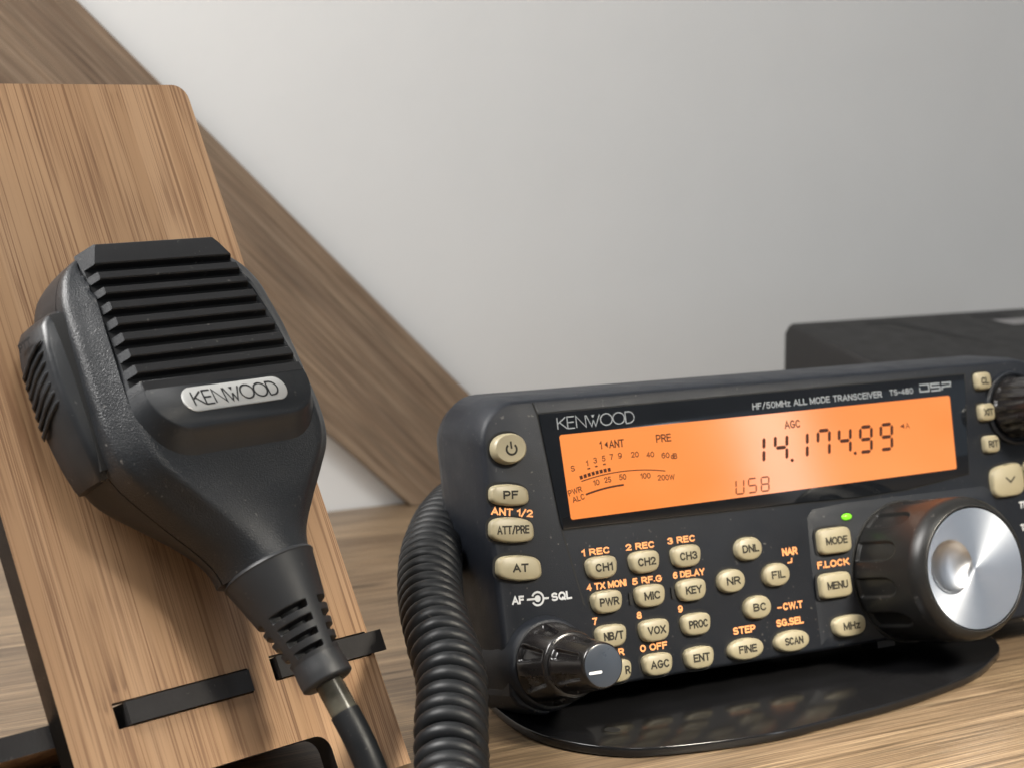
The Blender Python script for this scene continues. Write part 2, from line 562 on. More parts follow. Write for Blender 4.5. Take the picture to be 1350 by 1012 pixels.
W_ = 0.56
GLYPH = {
    'A': (0.64, [[(0, 0), (0.32, 1), (0.64, 0)], [(0.12, 0.32), (0.52, 0.32)]]),
    'B': (W_, [[(0, 0), (0, 1), (0.28, 1)] + _arc(0.28, 0.765, 0.24, 0.235, 90, -90) + [(0, 0.53)], [(0, 0), (0.30, 0)] + _arc(0.30, 0.265, 0.26, 0.265, -90, 90)]),
    'C': (0.58, [_arc(0.29, 0.5, 0.29, 0.5, 42, 318, 26)]),
    'D': (0.58, [[(0, 0), (0, 1), (0.24, 1)] + _arc(0.24, 0.5, 0.34, 0.5, 90, -90, 18) + [(0, 0)]]),
    'E': (0.48, [[(0.48, 1), (0, 1), (0, 0), (0.48, 0)], [(0, 0.53), (0.44, 0.53)]]),
    'F': (0.46, [[(0.46, 1), (0, 1), (0, 0)], [(0, 0.52), (0.40, 0.52)]]),
    'G': (0.60, [_arc(0.30, 0.5, 0.30, 0.5, 45, 340, 26) + [(0.60, 0.46), (0.34, 0.46)]]),
    'H': (0.56, [[(0, 0), (0, 1)], [(0.56, 0), (0.56, 1)], [(0, 0.52), (0.56, 0.52)]]),
    'I': (0.0, [[(0, 0), (0, 1)]]),
    'K': (0.56, [[(0, 0), (0, 1)], [(0.54, 1), (0.02, 0.42)], [(0.19, 0.60), (0.57, 0)]]),
    'L': (0.44, [[(0, 1), (0, 0), (0.44, 0)]]),
    'M': (0.68, [[(0, 0), (0, 1)], [(0, 1), (0.34, 0.12), (0.68, 1)], [(0.68, 1), (0.68, 0)]]),
    'N': (0.56, [[(0, 0), (0, 1)], [(0, 0.97), (0.56, 0.03)], [(0.56, 0), (0.56, 1)]]),
    'O': (0.64, [_arc(0.32, 0.5, 0.32, 0.5, 0, 360, 32)]),
    'P': (0.52, [[(0, 0), (0, 1), (0.26, 1)] + _arc(0.26, 0.72, 0.26, 0.28, 90, -90) + [(0, 0.44)]]),
    'Q': (0.64, [_arc(0.32, 0.5, 0.32, 0.5, 0, 360, 32), [(0.38, 0.24), (0.62, -0.03)]]),
    'R': (0.55, [[(0, 0), (0, 1), (0.28, 1)] + _arc(0.28, 0.735, 0.25, 0.265, 90, -90) + [(0, 0.47)], [(0.28, 0.47), (0.55, 0)]]),
    'S': (0.54, [_arc(0.27, 0.745, 0.245, 0.255, 32, 240, 16) + _arc(0.27, 0.26, 0.27, 0.26, 68, -148, 18)]),
    'T': (0.56, [[(0, 1), (0.56, 1)], [(0.28, 1), (0.28, 0)]]),
    'U': (0.56, [[(0, 1), (0, 0.28)] + _arc(0.28, 0.28, 0.28, 0.28, 180, 360, 14) + [(0.56, 1)]]),
    'V': (0.62, [[(0, 1), (0.31, 0), (0.62, 1)]]),
    'W': (0.90, [[(0, 1), (0.22, 0), (0.45, 0.95)], [(0.45, 0.95), (0.68, 0), (0.90, 1)]]),
    'X': (0.60, [[(0, 0), (0.60, 1)], [(0, 1), (0.60, 0)]]),
    'Y': (0.62, [[(0, 1), (0.31, 0.44), (0.62, 1)], [(0.31, 0.44), (0.31, 0)]]),
    'd': (0.46, [_arc(0.22, 0.33, 0.22, 0.33, 0, 360, 24), [(0.46, 0), (0.46, 1)]]),
    'z': (0.42, [[(0, 0.70), (0.40, 0.70), (0.02, 0), (0.42, 0)]]),
    '0': (0.54, [_arc(0.27, 0.5, 0.27, 0.5, 0, 360, 30)]),
    '1': (0.22, [[(0, 0.76), (0.10, 0.82), (0.22, 1), (0.22, 0)]]),
    '2': (0.52, [_arc(0.26, 0.72, 0.25, 0.28, 170, -30, 14) + [(0.36, 0.44), (0.03, 0.02), (0.53, 0.02)]]),
    '3': (0.52, [_arc(0.25, 0.75, 0.23, 0.25, 160, -85, 14), _arc(0.25, 0.26, 0.26, 0.26, 85, -160, 14)]),
    '4': (0.54, [[(0.40, 0), (0.40, 1), (0, 0.28), (0.54, 0.28)]]),
    '5': (0.52, [[(0.48, 1), (0.10, 1), (0.05, 0.50)] + _arc(0.25, 0.31, 0.26, 0.31, 128, -150, 18)]),
    '6': (0.52, [_arc(0.26, 0.31, 0.255, 0.31, 0, 360, 26), [(0.01, 0.36)] + _arc(0.30, 0.46, 0.295, 0.54, 172, 55, 12)]),
    '7': (0.50, [[(0, 1), (0.50, 1), (0.32, 0.55), (0.19, 0)]]),
    '8': (0.52, [_arc(0.26, 0.75, 0.225, 0.25, 0, 360, 24), _arc(0.26, 0.26, 0.26, 0.26, 0, 360, 24)]),
    '9': (0.52, [_arc(0.26, 0.69, 0.255, 0.31, 0, 360, 26), [(0.51, 0.64)] + _arc(0.22, 0.54, 0.295, 0.54, -8, -125, 12)]),
    '/': (0.40, [[(0, -0.05), (0.40, 1.05)]]),
    '.': (0.02, [[(0, 0), (0, 0.10)]]),
    '-': (0.34, [[(0, 0.42), (0.34, 0.42)]]),
    ' ': (0.16, []),
}


def text(name, s, u, v, wd, ht, z, m, parent, ang=0.0, bold=0.02):
    """gothic stroke lettering fitted to a box wd x ht (mm) centred on (u, v); bold sets the stroke weight"""
    th = (0.150 + bold * 2.6) * ht
    h_ = ht - th
    gap = 0.22
    total = sum(GLYPH[c][0] for c in s) + gap * (len(s) - 1)
    kx = (wd - th) / max(total, 0.01) if total > 0.05 else 1.0
    mb = MB()
    x = -(wd - th) / 2 if total > 0.05 else 0
    for i, c in enumerate(s):
        adv, strokes = GLYPH[c]
        for j, st in enumerate(strokes):
            P_ = [(x + px_ * kx, (py_ - 0.5) * h_) for px_, py_ in st]
            closed = len(P_) > 12 and (Vector(P_[0]) - Vector(P_[-1])).length < 1e-4
            if closed:
                P_ = P_[:-1]
            else:                          # square ends run on by half the stroke
                d0 = (Vector(P_[0]) - Vector(P_[1])).normalized() * th / 2
                d1 = (Vector(P_[-1]) - Vector(P_[-2])).normalized() * th / 2
                P_[0] = (P_[0][0] + d0.x, P_[0][1] + d0.y)
                P_[-1] = (P_[-1][0] + d1.x, P_[-1][1] + d1.y)
            mb.ribbon(P_, th, 0.002 * (j + 3 * (i % 2)), closed)
        x += (adv + gap) * kx
    return mb.build(name, m, parent, loc=(u, v, z), rot=(0, 0, math.radians(ang)), smooth=False)


def plate_curve(name, outlines, depth, mats, parent, loc=(0, 0, 0), rot=(0, 0, 0), bevel=0.0):
    """flat sheet with holes: first outline is the rim, the rest are holes; extruded 0..-depth; returns object"""
    cd = bpy.data.curves.new(name, 'CURVE')
    cd.dimensions = '2D'
    cd.fill_mode = 'BOTH'
    for o in outlines:
        sp = cd.splines.new('POLY')
        sp.points.add(len(o) - 1)
        for p, (x, y) in zip(sp.points, o):
            p.co = (x * S, y * S, 0, 1)
        sp.use_cyclic_u = True
    cd.extrude = depth * S / 2
    ob = from_curve(name, cd, mats, parent, loc, rot)
    for v in ob.data.vertices:
        v.co.z -= depth * S / 2
    return ob


def empty(name, mw, label, cat, group=None):
    o = bpy.data.objects.new(name, None)
    o.empty_display_size = 0.02
    COL.objects.link(o)
    o.matrix_world = mw
    o['label'] = label
    o['category'] = cat
    if group:
        o['group'] = group
    return o


def frame(P, yaw, tilt):
    y, t = math.radians(yaw), math.radians(tilt)
    h = Vector((math.cos(y), math.sin(y), 0))
    u = Vector((-math.sin(y) * math.sin(t), math.cos(y) * math.sin(t), math.cos(t)))
    n = h.cross(u)
    m = Matrix((h, u, n)).transposed().to_4x4()
    m.translation = Vector(P) * S
    return m


def smoothstep(a, b_, x):
    t = max(0.0, min(1.0, (x - a) / (b_ - a)))
    return t * t * (3 - 2 * t)


# ------------------------------------------------------------------ desk and wall
DY = math.radians(31)
desk_o = Matrix.Translation(Vector((-43, 769, 0)) * S) @ Matrix.Rotation(DY, 4, 'Z')
mb = MB()
mb.box((-1100, -1100, -26), (1300, 0, 0))
desk = mb.build('desk', M_DESK, smooth=False)
desk.matrix_world = desk_o
desk['kind'] = 'structure'
mb = MB()
mb.box((-1100, 1.5, -500), (1500, 60, 1500))
wall = mb.build('wall', M_WALL, smooth=False)
wall.matrix_world = desk_o
wall['kind'] = 'structure'

# diagonal plank: local frame = wall plane, x along the wall, z up
mb = MB()
a, b_ = (0.5, 0.4), (46.0, 0.4)                     # foot on the desk
du = (-1.0, 0.945)
lo, hi = (a[0] - 420, a[1] + 420 * 0.922), (b_[0] - 420 + 31, b_[1] + 420 * 0.945)
ring = [a, (59.0, 0.4), (59.0, 13.5), (26.5, 42.5), (-100.5, 164.5), (-440, 488), (-520, 462), (-21.2, 20.2)]
ang = math.atan2(-123, 128)
ca, sa = math.cos(-ang), math.sin(-ang)
rr_ = [(x * ca - z * sa, x * sa + z * ca) for x, z in ring]
mb.loft([[(x, y, 0) for x, y in rr_], [(x, y, 6.0) for x, y in rr_]])
plank = mb.build('wooden_plank', M_BEAM, smooth=False)
PL = Matrix.Translation(Vector((-43, 767.5, 0)) * S) @ Matrix.Rotation(DY, 4, 'Z') @ Matrix.Translation((0, -6.5 * S, 0)) \
    @ Matrix.Rotation(PI / 2, 4, 'X') @ Matrix.Rotation(ang, 4, 'Z') @ Matrix.Translation((0, 0, -6 * S))
plank.matrix_world = PL
plank['label'] = 'wide brown wooden plank slanting down across the white wall behind the bamboo board'
plank['category'] = 'plank'

# ------------------------------------------------------------------ bamboo stand
BRD = frame((-78.6, 465.5, 91.9), 46.6, 26.2)
stand = empty('bamboo_stand', BRD, 'leaning bamboo board stand with charred dark edges and two slots, carrying the black microphone', 'stand')
outer = [(-57.5, -104), (-40.5, -104), (-40.5, -94)]
for k in range(7):
    a = PI - 0.5 * PI * k / 6
    outer.append((-36.5 + 4 * math.cos(a), -93.8 + 4 * math.sin(a)))
for k in range(7):
    a = 0.5 * PI - 0.5 * PI * k / 6
    outer.append((5.5 + 4 * math.cos(a), -93.8 + 4 * math.sin(a)))
outer += [(9.5, -104), (31.2, -104)]
for k in range(7):
    a = 0.5 * PI * k / 6
    outer.append((24.8 + 4 * math.cos(a), 73.6 + 4 * math.sin(a)))
for k in range(7):
    a = 0.5 * PI + 0.5 * PI * k / 6
    outer.append((-53.5 + 4 * math.cos(a), 73.6 + 4 * math.sin(a)))
slot1 = rrect(-44.4, -7.0, -76.2, -70.4, 0.3, 2)
slot2 = rrect(-0.2, 34.0 - 4.0, -75.0, -69.0, 0.3, 2)
board = plate_curve('board', [outer, slot1, slot2], 5.0, [M_BAMBOO, M_DARKEDGE], stand)
for p in board.data.polygons:
    p.material_index = 0 if abs(p.normal.z) > 0.7 else 1
# rear foot: a sheet square to the board whose tabs come through the two slots
mb = MB()
mb.box((-118, -75.9, -58), (32, -70.9, -5.2))
mb.box((-41.5, -75.9, -5.2), (-7.6, -70.9, 0.1))
mb.box((0.9, -74.6, -5.2), (29.7, -69.6, 0.1))
foot = mb.build('rear_foot', [M_BAMBOO, M_DARKEDGE], stand, smooth=False)
for p in foot.data.polygons:
    p.material_index = 0 if abs(p.normal.y) > 0.7 else 1
# dark end of the right tab, standing a little proud of the board edge
mb = MB()
mb.box((1.0, -74.7, 0.2), (34.0, -69.5, 1.1))
mb.build('tab_end', M_DARKEDGE, stand, smooth=False)
mb = MB()
mb.box((-41.4, -75.8, 0.2), (-7.3, -70.8, 0.8))
mb.build('tab_end', M_DARKEDGE, stand, smooth=False)

# ------------------------------------------------------------------ hand microphone
MIC = frame((-61.9, 435.2, 92.8), 48.0, 28.0)
mic = empty('hand_microphone', MIC, 'black handheld microphone with slotted grille and silver oval nameplate hanging on the bamboo board', 'microphone')
ST = [(43.0, 12, -15.5), (42.0, 17, -13.6), (40, 21.0, -11.6), (36.5, 25.2, -9.6), (30, 28.4, -7.6), (20, 29.7, -5.8), (8, 30.5, -4.3), (-2, 30.9, -3.4), (-8, 30.4, -3.0),
      (-12, 29.0, -2.8), (-16, 26.4, -2.6), (-20, 23.2, -2.5), (-25, 19.4, -2.2), (-30, 15.2, -1.6), (-34, 12.4, -0.8), (-37, 11.0, 0.0), (-39, 10.7, 0.4)]


def interp(v, col):
    for i in range(len(ST) - 1):
        if ST[i][0] >= v >= ST[i + 1][0]:
            t = (ST[i][0] - v) / (ST[i][0] - ST[i + 1][0])
            p0 = ST[max(i - 1, 0)][col]
            p1, p2 = ST[i][col], ST[i + 1][col]
            p3 = ST[min(i + 2, len(ST) - 1)][col]
            return p1 + (p2 - p1) * t
    return ST[-1][col]


def smooth_interp(v, col, r=2.2):
    s_, n_ = 0, 0
    for k in range(-4, 5):
        x = max(-39, min(43.0, v + k * r / 4))
        s_ += interp(x, col)
        n_ += 1
    return s_ / n_


def resample(P, n):
    d = [0.0]
    for i in range(1, len(P)):
        d.append(d[-1] + (Vector(P[i]) - Vector(P[i - 1])).length)
    out, j = [], 0
    for i in range(n + 1):
        t = d[-1] * i / n
        while j < len(d) - 2 and d[j + 1] < t:
            j += 1
        k = (t - d[j]) / max(1e-9, d[j + 1] - d[j])
        out.append(Vector(P[j]).lerp(Vector(P[j + 1]), max(0, min(1, k))))
    return out


def chaikin(P, m=3):
    for _ in range(m):
        Q = [P[0]]
        for i in range(len(P) - 1):
            a, b_ = Vector(P[i]), Vector(P[i + 1])
            Q += [a.lerp(b_, 0.25), a.lerp(b_, 0.75)]
        Q.append(P[-1])
        P = Q
    return P


def half_section(v, front, n=56):
    a = smooth_interp(v, 1)
    wf = smooth_interp(v, 2)
    ws = -14.0 + 0.6 * smoothstep(-20, -38, v)
    k = smoothstep(-12, -36, v)
    u0 = 0.9 * k
    wb = -28.0 + 6.5 * smoothstep(-8, -38, v) + 7 * smoothstep(34, 43, v)
    H = (wf - ws) if front else (wb - ws)
    e = 2.05
    ell = []
    for i in range(97):
        t = PI - PI * i / 96
        c, s_ = math.cos(t), math.sin(t)
        ell.append((math.copysign(abs(c) ** (2 / e), c) * a, H * abs(s_) ** (2 / e)))
    if front:
        b1 = min(5.6, a * 0.30)
        half = [(-a, 0), (-a, 0.30 * H), (-a + 0.1, 0.56 * H), (-a + 1.2, 0.63 * H), (-a + 0.66 * b1, 0.80 * H), (-a + b1, 0.985 * H), (-a + b1 + 1.4, H), (-a + b1 + 2.6, H * 0.995)]
    else:
        half = [(-a, 0), (-a + 0.2, 0.55 * H), (-a + 1.0, 0.85 * H), (-a + 4.0, H), (-a + 8.0, H)]
        half = [(max(x, -a) if x < -0.2 * a else -0.2 * a, y) for x, y in half]
    poly = half + [(-x, y) for x, y in reversed(half)]
    poly = resample(chaikin(poly, 2), n)
    ell = resample(ell, n)
    pts = []
    for p, q in zip(poly, ell):
        r = p.lerp(q, k)
        x, y = r.x, r.y
        if front:
            # the deck under the slotted grille is sunk
            ub = 23.3 - 0.102 * v + 0.62 * 3.0
            if abs(x) < ub:
                y -= 3.2 * smoothstep(ub, ub - 1.3, abs(x)) * smoothstep(-1, 6, v) * smoothstep(0.6, 0.95, y / max(H, 1e-3))
            pts.append((x + u0, v, ws + 0.15 + y))
        else:
            pts.append((x * 0.995 + u0, v, ws - 0.3 + y))
    return pts


vs = [43.0 - i * 82.0 / 72 for i in range(73)]
for front, nm, mt in ((True, 'front_shell', M_MIC), (False, 'rear_shell', M_MICS)):
    mb = MB()
    mb.loft([half_section(v, front) for v in vs], 0, True, True, True)
    mb.build(nm, mt, mic, sharp=50)
# dark core that shows in the seam
mb = MB()
core = []
for v in vs[1:-1]:
    a = smooth_interp(v, 1) - 0.7
    ws = -14.0 + 0.6 * smoothstep(-20, -38, v)
    u0 = 0.9 * smoothstep(-14, -37, v)
    core.append([(-a + u0, v, ws - 0.6), (a + u0, v, ws - 0.6), (a + u0, v, ws + 0.5), (-a + u0, v, ws + 0.5)])
mb.loft(core)
mb.build('seam', M_GAP, mic)

# grille block: tilted back a little more than the body
GR = (math.radians(-11.3), 0, 0)


def ga(v):
    a = 23.3 - 0.102 * v
    if v > 37:
        a -= 2.6 * ((v - 37) / 6) ** 1.5
    return a


prof = [(43.1, -5.2), (43.0, -0.7), (42.5, -0.1), (41.0, 0)]
for e in (37.3, 33.25, 29.35, 25.2, 21.1, 16.9, 12.7, 8.4):
    prof += [(e + 0.25, 0), (e, -0.25), (e, -2.5), (e - 2.1, -2.5), (e - 2.1, -0.25), (e - 2.3, 0)]
prof += [(4.0, 0), (4.0, -8.0)]
mb = MB()
L = [(-(ga(v) + 0.62 * (-w_)), v, w_) for v, w_ in prof]
R = [((ga(v) + 0.62 * (-w_)), v, w_) for v, w_ in prof]
n = len(prof)
fs = [(i, (i + 1) % n, n + (i + 1) % n, n + i) for i in range(n)] + [tuple(range(n)), tuple(range(2 * n - 1, n - 1, -1))]
mb.add(L + R, fs)
mb.m[-1] = mb.m[-2] = 1
mb.build('grille', [M_GRILLE, M_CHAMFER], mic, sharp=20, rot=GR)
# lower apron carrying the nameplate, with a soft skirt running into the body
def apron(off, z):
    ox = min(off, 0.62 * -z + 0.02)
    a0 = ga(3.0) + ox
    a1 = ga(6.0) + ox
    r = 8.5 + off * 0.8
    pts = [(a1, 6.2, z)]
    b0 = -6.0 - off
    for k in range(9):
        a = -0.5 * PI * k / 8
        pts.append((a0 - r + r * math.cos(a), b0 + r + r * math.sin(a), z))
    for k in range(9):
        a = -0.5 * PI - 0.5 * PI * k / 8
        pts.append((-a0 + r + r * math.cos(a), b0 + r + r * math.sin(a), z))
    pts.append((-a1, 6.2, z))
    return pts


mb = MB()
mb.loft([apron(8.5, -8.5), apron(7.2, -6.6), apron(5.2, -5.2), apron(3.2, -3.4), apron(1.6, -1.5), apron(0.7, -0.45), apron(0.0, -0.02)], 0, False, True)
mb.build('grille_apron', M_MICS, mic, sharp=60, rot=GR)

# KENWOOD lettering as strokes
def logo(mb, x0, y0, wd, ht, th, z, mi=0):
    def arc(cx_, cy_, rx, ry, a0, a1, n=24):
        return [(cx_ + rx * math.cos(a0 + (a1 - a0) * k / n), cy_ + ry * math.sin(a0 + (a1 - a0) * k / n)) for k in range(n + 1)]
    G = [  # (advance, strokes on a unit-high grid)
        (0.74, [[(0, 0), (0, 1)], [(0.62, 1), (0.03, 0.47)], [(0.16, 0.58), (0.68, 0)]]),
        (0.66, [[(0.52, 1), (0, 1), (0, 0), (0.52, 0)], [(0, 0.52), (0.48, 0.52)]]),
        (0.80, [[(0, 0), (0, 1), (0.70, 0), (0.70, 1)]]),
        (1.02, [[(-0.04, 1), (0.32, 0), (0.47, 0.55)], [(0.47, 0.55), (0.62, 0), (0.98, 1)]]),
        (0.92, [arc(0.44, 0.5, 0.44, 0.5, 0, 2 * PI)[:-1]]),
        (0.98, [arc(0.46, 0.5, 0.44, 0.5, 0, 2 * PI)[:-1]]),
        (0.66, [[(0, 0), (0, 1), (0.22, 1)] + arc(0.22, 0.5, 0.44, 0.5, 0.5 * PI, -0.5 * PI, 14) + [(0, 0)]]),
    ]
    total = sum(g[0] for g in G)
    kx, ky = wd / total, ht
    x = 0
    for gi, (adv, strokes) in enumerate(G):
        for st in strokes:
            P = [(x0 + (x + px_) * kx, y0 + py_ * ky) for px_, py_ in st]
            mb.ribbon(P, th, z + 0.002 * gi, closed=(gi in (4, 5)), mi=mi)
        if gi == 3:
            cx_ = x0 + (x + 0.47) * kx
            mb.add([(cx_ - 0.13 * kx, y0 + ky * 1.0, z + 0.015), (cx_ + 0.13 * kx, y0 + ky * 1.0, z + 0.015), (cx_, y0 + ky * 0.72, z + 0.015)], [(0, 1, 2)], mi)
        x += adv


badge = MB()
ro = rrect(-14.6, 15.0, -3.05, 3.05, 3.0, 10)
ri = rrect(-14.2, 14.6, -2.65, 2.65, 2.6, 10)
badge.loft([at_z(ro, -0.3), at_z(ro, 0.25), at_z(ri, 0.42)])
bo = badge.build('nameplate', M_SILVER, mic, sharp=25, rot=GR)
lg = MB()
logo(lg, -12.0, -1.75, 24.2, 3.5, 0.42, 0.46)
lg.build('nameplate_lettering', M_BLKINK, bo, smooth=False)

# press-to-talk switch on the left flank
PT = [(28.6, 30.5, -13.5), (27.6, 32.5, -12.9), (25.5, 34.0, -12.4), (20, 35.2, -12.0), (13, 35.6, -11.8), (6, 35.2, -11.8), (0, 34.4, -12.0), (-5, 33.4, -12.4), (-9, 32.2, -13.2), (-10.6, 31.4, -14.2)]
mb = MB()
rings = []
for v, uo, wf in PT:
    wb = -25.0
    rings.append([(-26, v, wb), (-uo + 1.2, v, wb), (-uo, v, wb + 1.6), (-uo - 0.3, v, (wf + wb) / 2), (-uo + 0.2, v, wf - 1.3), (-uo + 0.55, v, wf - 0.5), (-uo + 1.5, v, wf), (-26, v, wf + 0.9)])
mb.loft(rings)
ptt = mb.build('talk_switch', M_MICS, mic, sharp=50)
for k in range(7):
    v = 20.0 - k * 2.3
    mb = MB()
    uo = 35.6
    mb.tube([(-uo + 0.6, v - 3.4, -23.9), (-uo - 0.1, v - 2.8, -22.8), (-uo - 0.2, v, -18.5), (-uo + 0.15, v + 1.9, -14.9), (-uo + 0.7, v + 2.4, -13.8)], [0.2, 0.5, 0.55, 0.5, 0.2], 8)
    mb.build('grip_rib', M_MICS, ptt)
tx = text('switch_lettering', 'PTT', 0, 0, 5.2, 2.0, 0, M_MICS, ptt, bold=0.05)
tx.matrix_local = Matrix.Translation(Vector((-35.9, 23.4, -18.5)) * S) @ Matrix(((0, 0, -1, 0), (0, 1, 0, 0), (1, 0, 0, 0), (0, 0, 0, 1))) @ Matrix.Rotation(math.radians(0), 4, 'Z')
# dark gap round the switch
mb = MB()
rings = []
for v, uo, wf in PT[1:-1]:
    rings.append([(-27, v, -24), (-31.2, v, -24), (-31.4, v, wf + 0.5), (-27, v, wf + 1.8)])
mb.loft(rings)
mb.build('switch_recess', M_GAP, mic)

# strain relief, sleeve and cord run along an axis leaning slightly off the board
AX = Matrix.Translation(Vector((0.9, -38.4, -9.8)) * S) @ Euler((math.radians(90 - 9.5), 0, math.radians(3.0))).to_matrix().to_4x4()


def relief(r, z, a):
    g = 0
    for z0, z1 in ((11.5, 12.9), (14.7, 16.0), (17.8, 19.0), (20.8, 21.9)):
        g = max(g, smoothstep(z0 - 0.15, z0 + 0.15, z) * smoothstep(z1 + 0.15, z1 - 0.15, z))
    d = abs(((a - math.radians(90) + PI / 4) % (PI / 2)) - PI / 4)
    g *= smoothstep(math.radians(12), math.radians(15), d)
    return r - 3.1 * g


prof = [(10.4, -0.3), (10.8, 0.1), (10.9, 0.5)]
z = 0.5
while z < 28.2:
    z += 0.16
    if z < 10.8:
        r = 10.9 - 2.5 * (z / 10.8)
    elif z < 23:
        r = 8.4 - (z - 10.8) * 0.215
    else:
        r = 5.75 + 0.25 * smoothstep(23, 27, z)
    prof.append((r, z))
prof += [(5.9, 28.7), (5.3, 29.1), (3.6, 29.1)]
mb = lathe_mb(prof, 128, relief, True, True)
o = mb.build('strain_relief', M_RUBBER, mic, sharp=45)
o.matrix_local = AX
mb = MB()
mb.tube([(0, 0, 28), (0, 0.1, 32), (0, 0.15, 37.5)], [3.1, 3.15, 3.15], 28)
o = mb.build('cable_sleeve', M_SLEEVE, mic)
o.matrix_local = AX
mb = MB()
pts = [(0, 0.1, 36.5), (0, 0.2, 42), (-0.1, 0.0, 46), (-0.2, -0.6, 51), (-0.3, -2.2, 57), (0.2, -5.0, 63), (2, -9, 69), (6, -14, 74), (12, -19, 77), (22, -24, 79)]
fine = []
for i in range(len(pts) - 1):
    for k in range(4):
        fine.append(Vector(pts[i]).lerp(Vector(pts[i + 1]), k / 4))
for _ in range(4):
    fine = [fine[0]] + [(fine[i - 1] + fine[i] * 2 + fine[i + 1]) / 4 for i in range(1, len(fine) - 1)] + [fine[-1]]
mb.tube(fine, 3.35, 20)
o = mb.build('cord', M_CORD, mic)
o.matrix_local = AX

# ------------------------------------------------------------------ coiled cord
axis = [(-13.5, 372, 9.6), (-12.6, 388, 9.6), (-12.8, 405, 11.0), (-13.5, 422, 19.0), (-13.9, 438, 26.5), (-17.0, 453, 32.0), (-19.9, 472, 36.5), (-20.8, 494, 40.8), (-19.3, 517, 43.6), (-14.9, 545, 44.6), (-6, 575, 44)]
A = []
for i in range(len(axis) - 1):
    p0, p1, p2, p3 = [Vector(axis[max(0, min(len(axis) - 1, i + k))]) for k in (-1, 0, 1, 2)]
    for k in range(40):
        t = k / 40
        A.append(0.5 * ((2 * p1) + (-p0 + p2) * t + (2 * p0 - 5 * p1 + 4 * p2 - p3) * t * t + (-p0 + 3 * p1 - 3 * p2 + p3) * t ** 3))
dist = [0.0]
for i in range(1, len(A)):
    dist.append(dist[-1] + (A[i] - A[i - 1]).length)
RC, RW, PITCH = 6.2, 2.2, 4.5
turns = dist[-1] / PITCH
pts = []
NS = 30
j = 0
for k in range(int(turns * NS)):
    s_ = k / NS * PITCH
    while j < len(dist) - 2 and dist[j + 1] < s_:
        j += 1
    t = (s_ - dist[j]) / max(1e-6, dist[j + 1] - dist[j])
    p = A[j].lerp(A[j + 1], t)
    tg = (A[j + 1] - A[j]).normalized()
    side = tg.cross(Vector((0, 0, 1))).normalized()
    up = side.cross(tg)
    a = 2 * PI * k / NS
    rc = RC * (1 + 0.06 * mnoise.noise(Vector((s_ * 0.05, 1.3, 0))))
    q = p + side * (rc * math.cos(a)) + up * (rc * math.sin(a))
    q += tg * (0.75 * mnoise.noise(Vector((s_ * 0.11, 7.7, 2))))
    pts.append(q)
mb = MB()
mb.tube(pts, RW, 12)
coil = mb.build('coiled_cord', M_CORD)
coil['label'] = 'thick black coiled cord lying on the desk along the left side of the radio'
coil['category'] = 'cord'

# ------------------------------------------------------------------ base plate under the radio
P = [(-4, 525), (-7, 513), (-6, 499), (1, 480), (10, 468), (23, 461), (36, 461), (61, 470), (82, 484), (105, 502), (126, 523), (136, 540), (140, 550), (140, 562), (133, 572), (118, 582), (98, 580), (30, 545)]
def closed_smooth(P, n=6):
    out = []
    m = len(P)
    for i in range(m):
        p0, p1, p2, p3 = [Vector(P[(i + k) % m]) for k in (-1, 0, 1, 2)]
        for k in range(n):
            t = k / n
            q = 0.5 * ((2 * p1) + (-p0 + p2) * t + (2 * p0 - 5 * p1 + 4 * p2 - p3) * t * t + (-p0 + 3 * p1 - 3 * p2 + p3) * t ** 3)
            out.append((q.x, q.y))
    return out


PC = Vector((60, 525))
PR = closed_smooth(P)
def plate_ring(k, z):
    out = []
    n_ = len(PR)
    for i in range(n_):
        p = Vector(PR[i])
        t = (Vector(PR[(i + 1) % n_]) - Vector(PR[i - 1])).normalized()
        nn = Vector((t.y, -t.x))
        q = p - nn * k
        out.append((q.x - PC.x, q.y - PC.y, z))
    return out


base = empty('desk_mount', Matrix.Translation(Vector((PC.x, PC.y, 0)) * S), 'glossy black base plate with rounded ends lying on the desk under the radio', 'base')
mb = MB()
mb.loft([plate_ring(0.5, 0.1), plate_ring(0.0, 0.6), plate_ring(0.0, 2.45), plate_ring(0.12, 2.62), plate_ring(0.35, 2.7)])
mb.build('plate', M_PLATE, base, sharp=50)
mb = MB()
hx, hy = 25 - PC.x, 474 - PC.y
mb.add([(hx + 2.0 * math.cos(2 * PI * k / 24), hy + 2.0 * math.sin(2 * PI * k / 24), 2.72) for k in range(24)], [tuple(range(24))])
mb.build('screw_hole', M_GAP, base, smooth=False)
mb = MB()
mb.box((-22, 17, 2.5), (26, 22, 34))
o = mb.build('upright', M_PLATE, base, smooth=False)
o.rotation_euler = (0, 0, math.radians(28.6))

# ------------------------------------------------------------------ radio control head
RAD = frame((4.8, 489.2, 45.8), 28.6, 13.4)
radio = empty('radio_control_head', RAD, 'black radio control head with lit orange display, beige keys and big silver tuning dial', 'radio')


def hring(u0, u1, v0, v1, rad, w_):
    return at_z(rrect(u0, u1, v0, v1, rad, 10), w_)


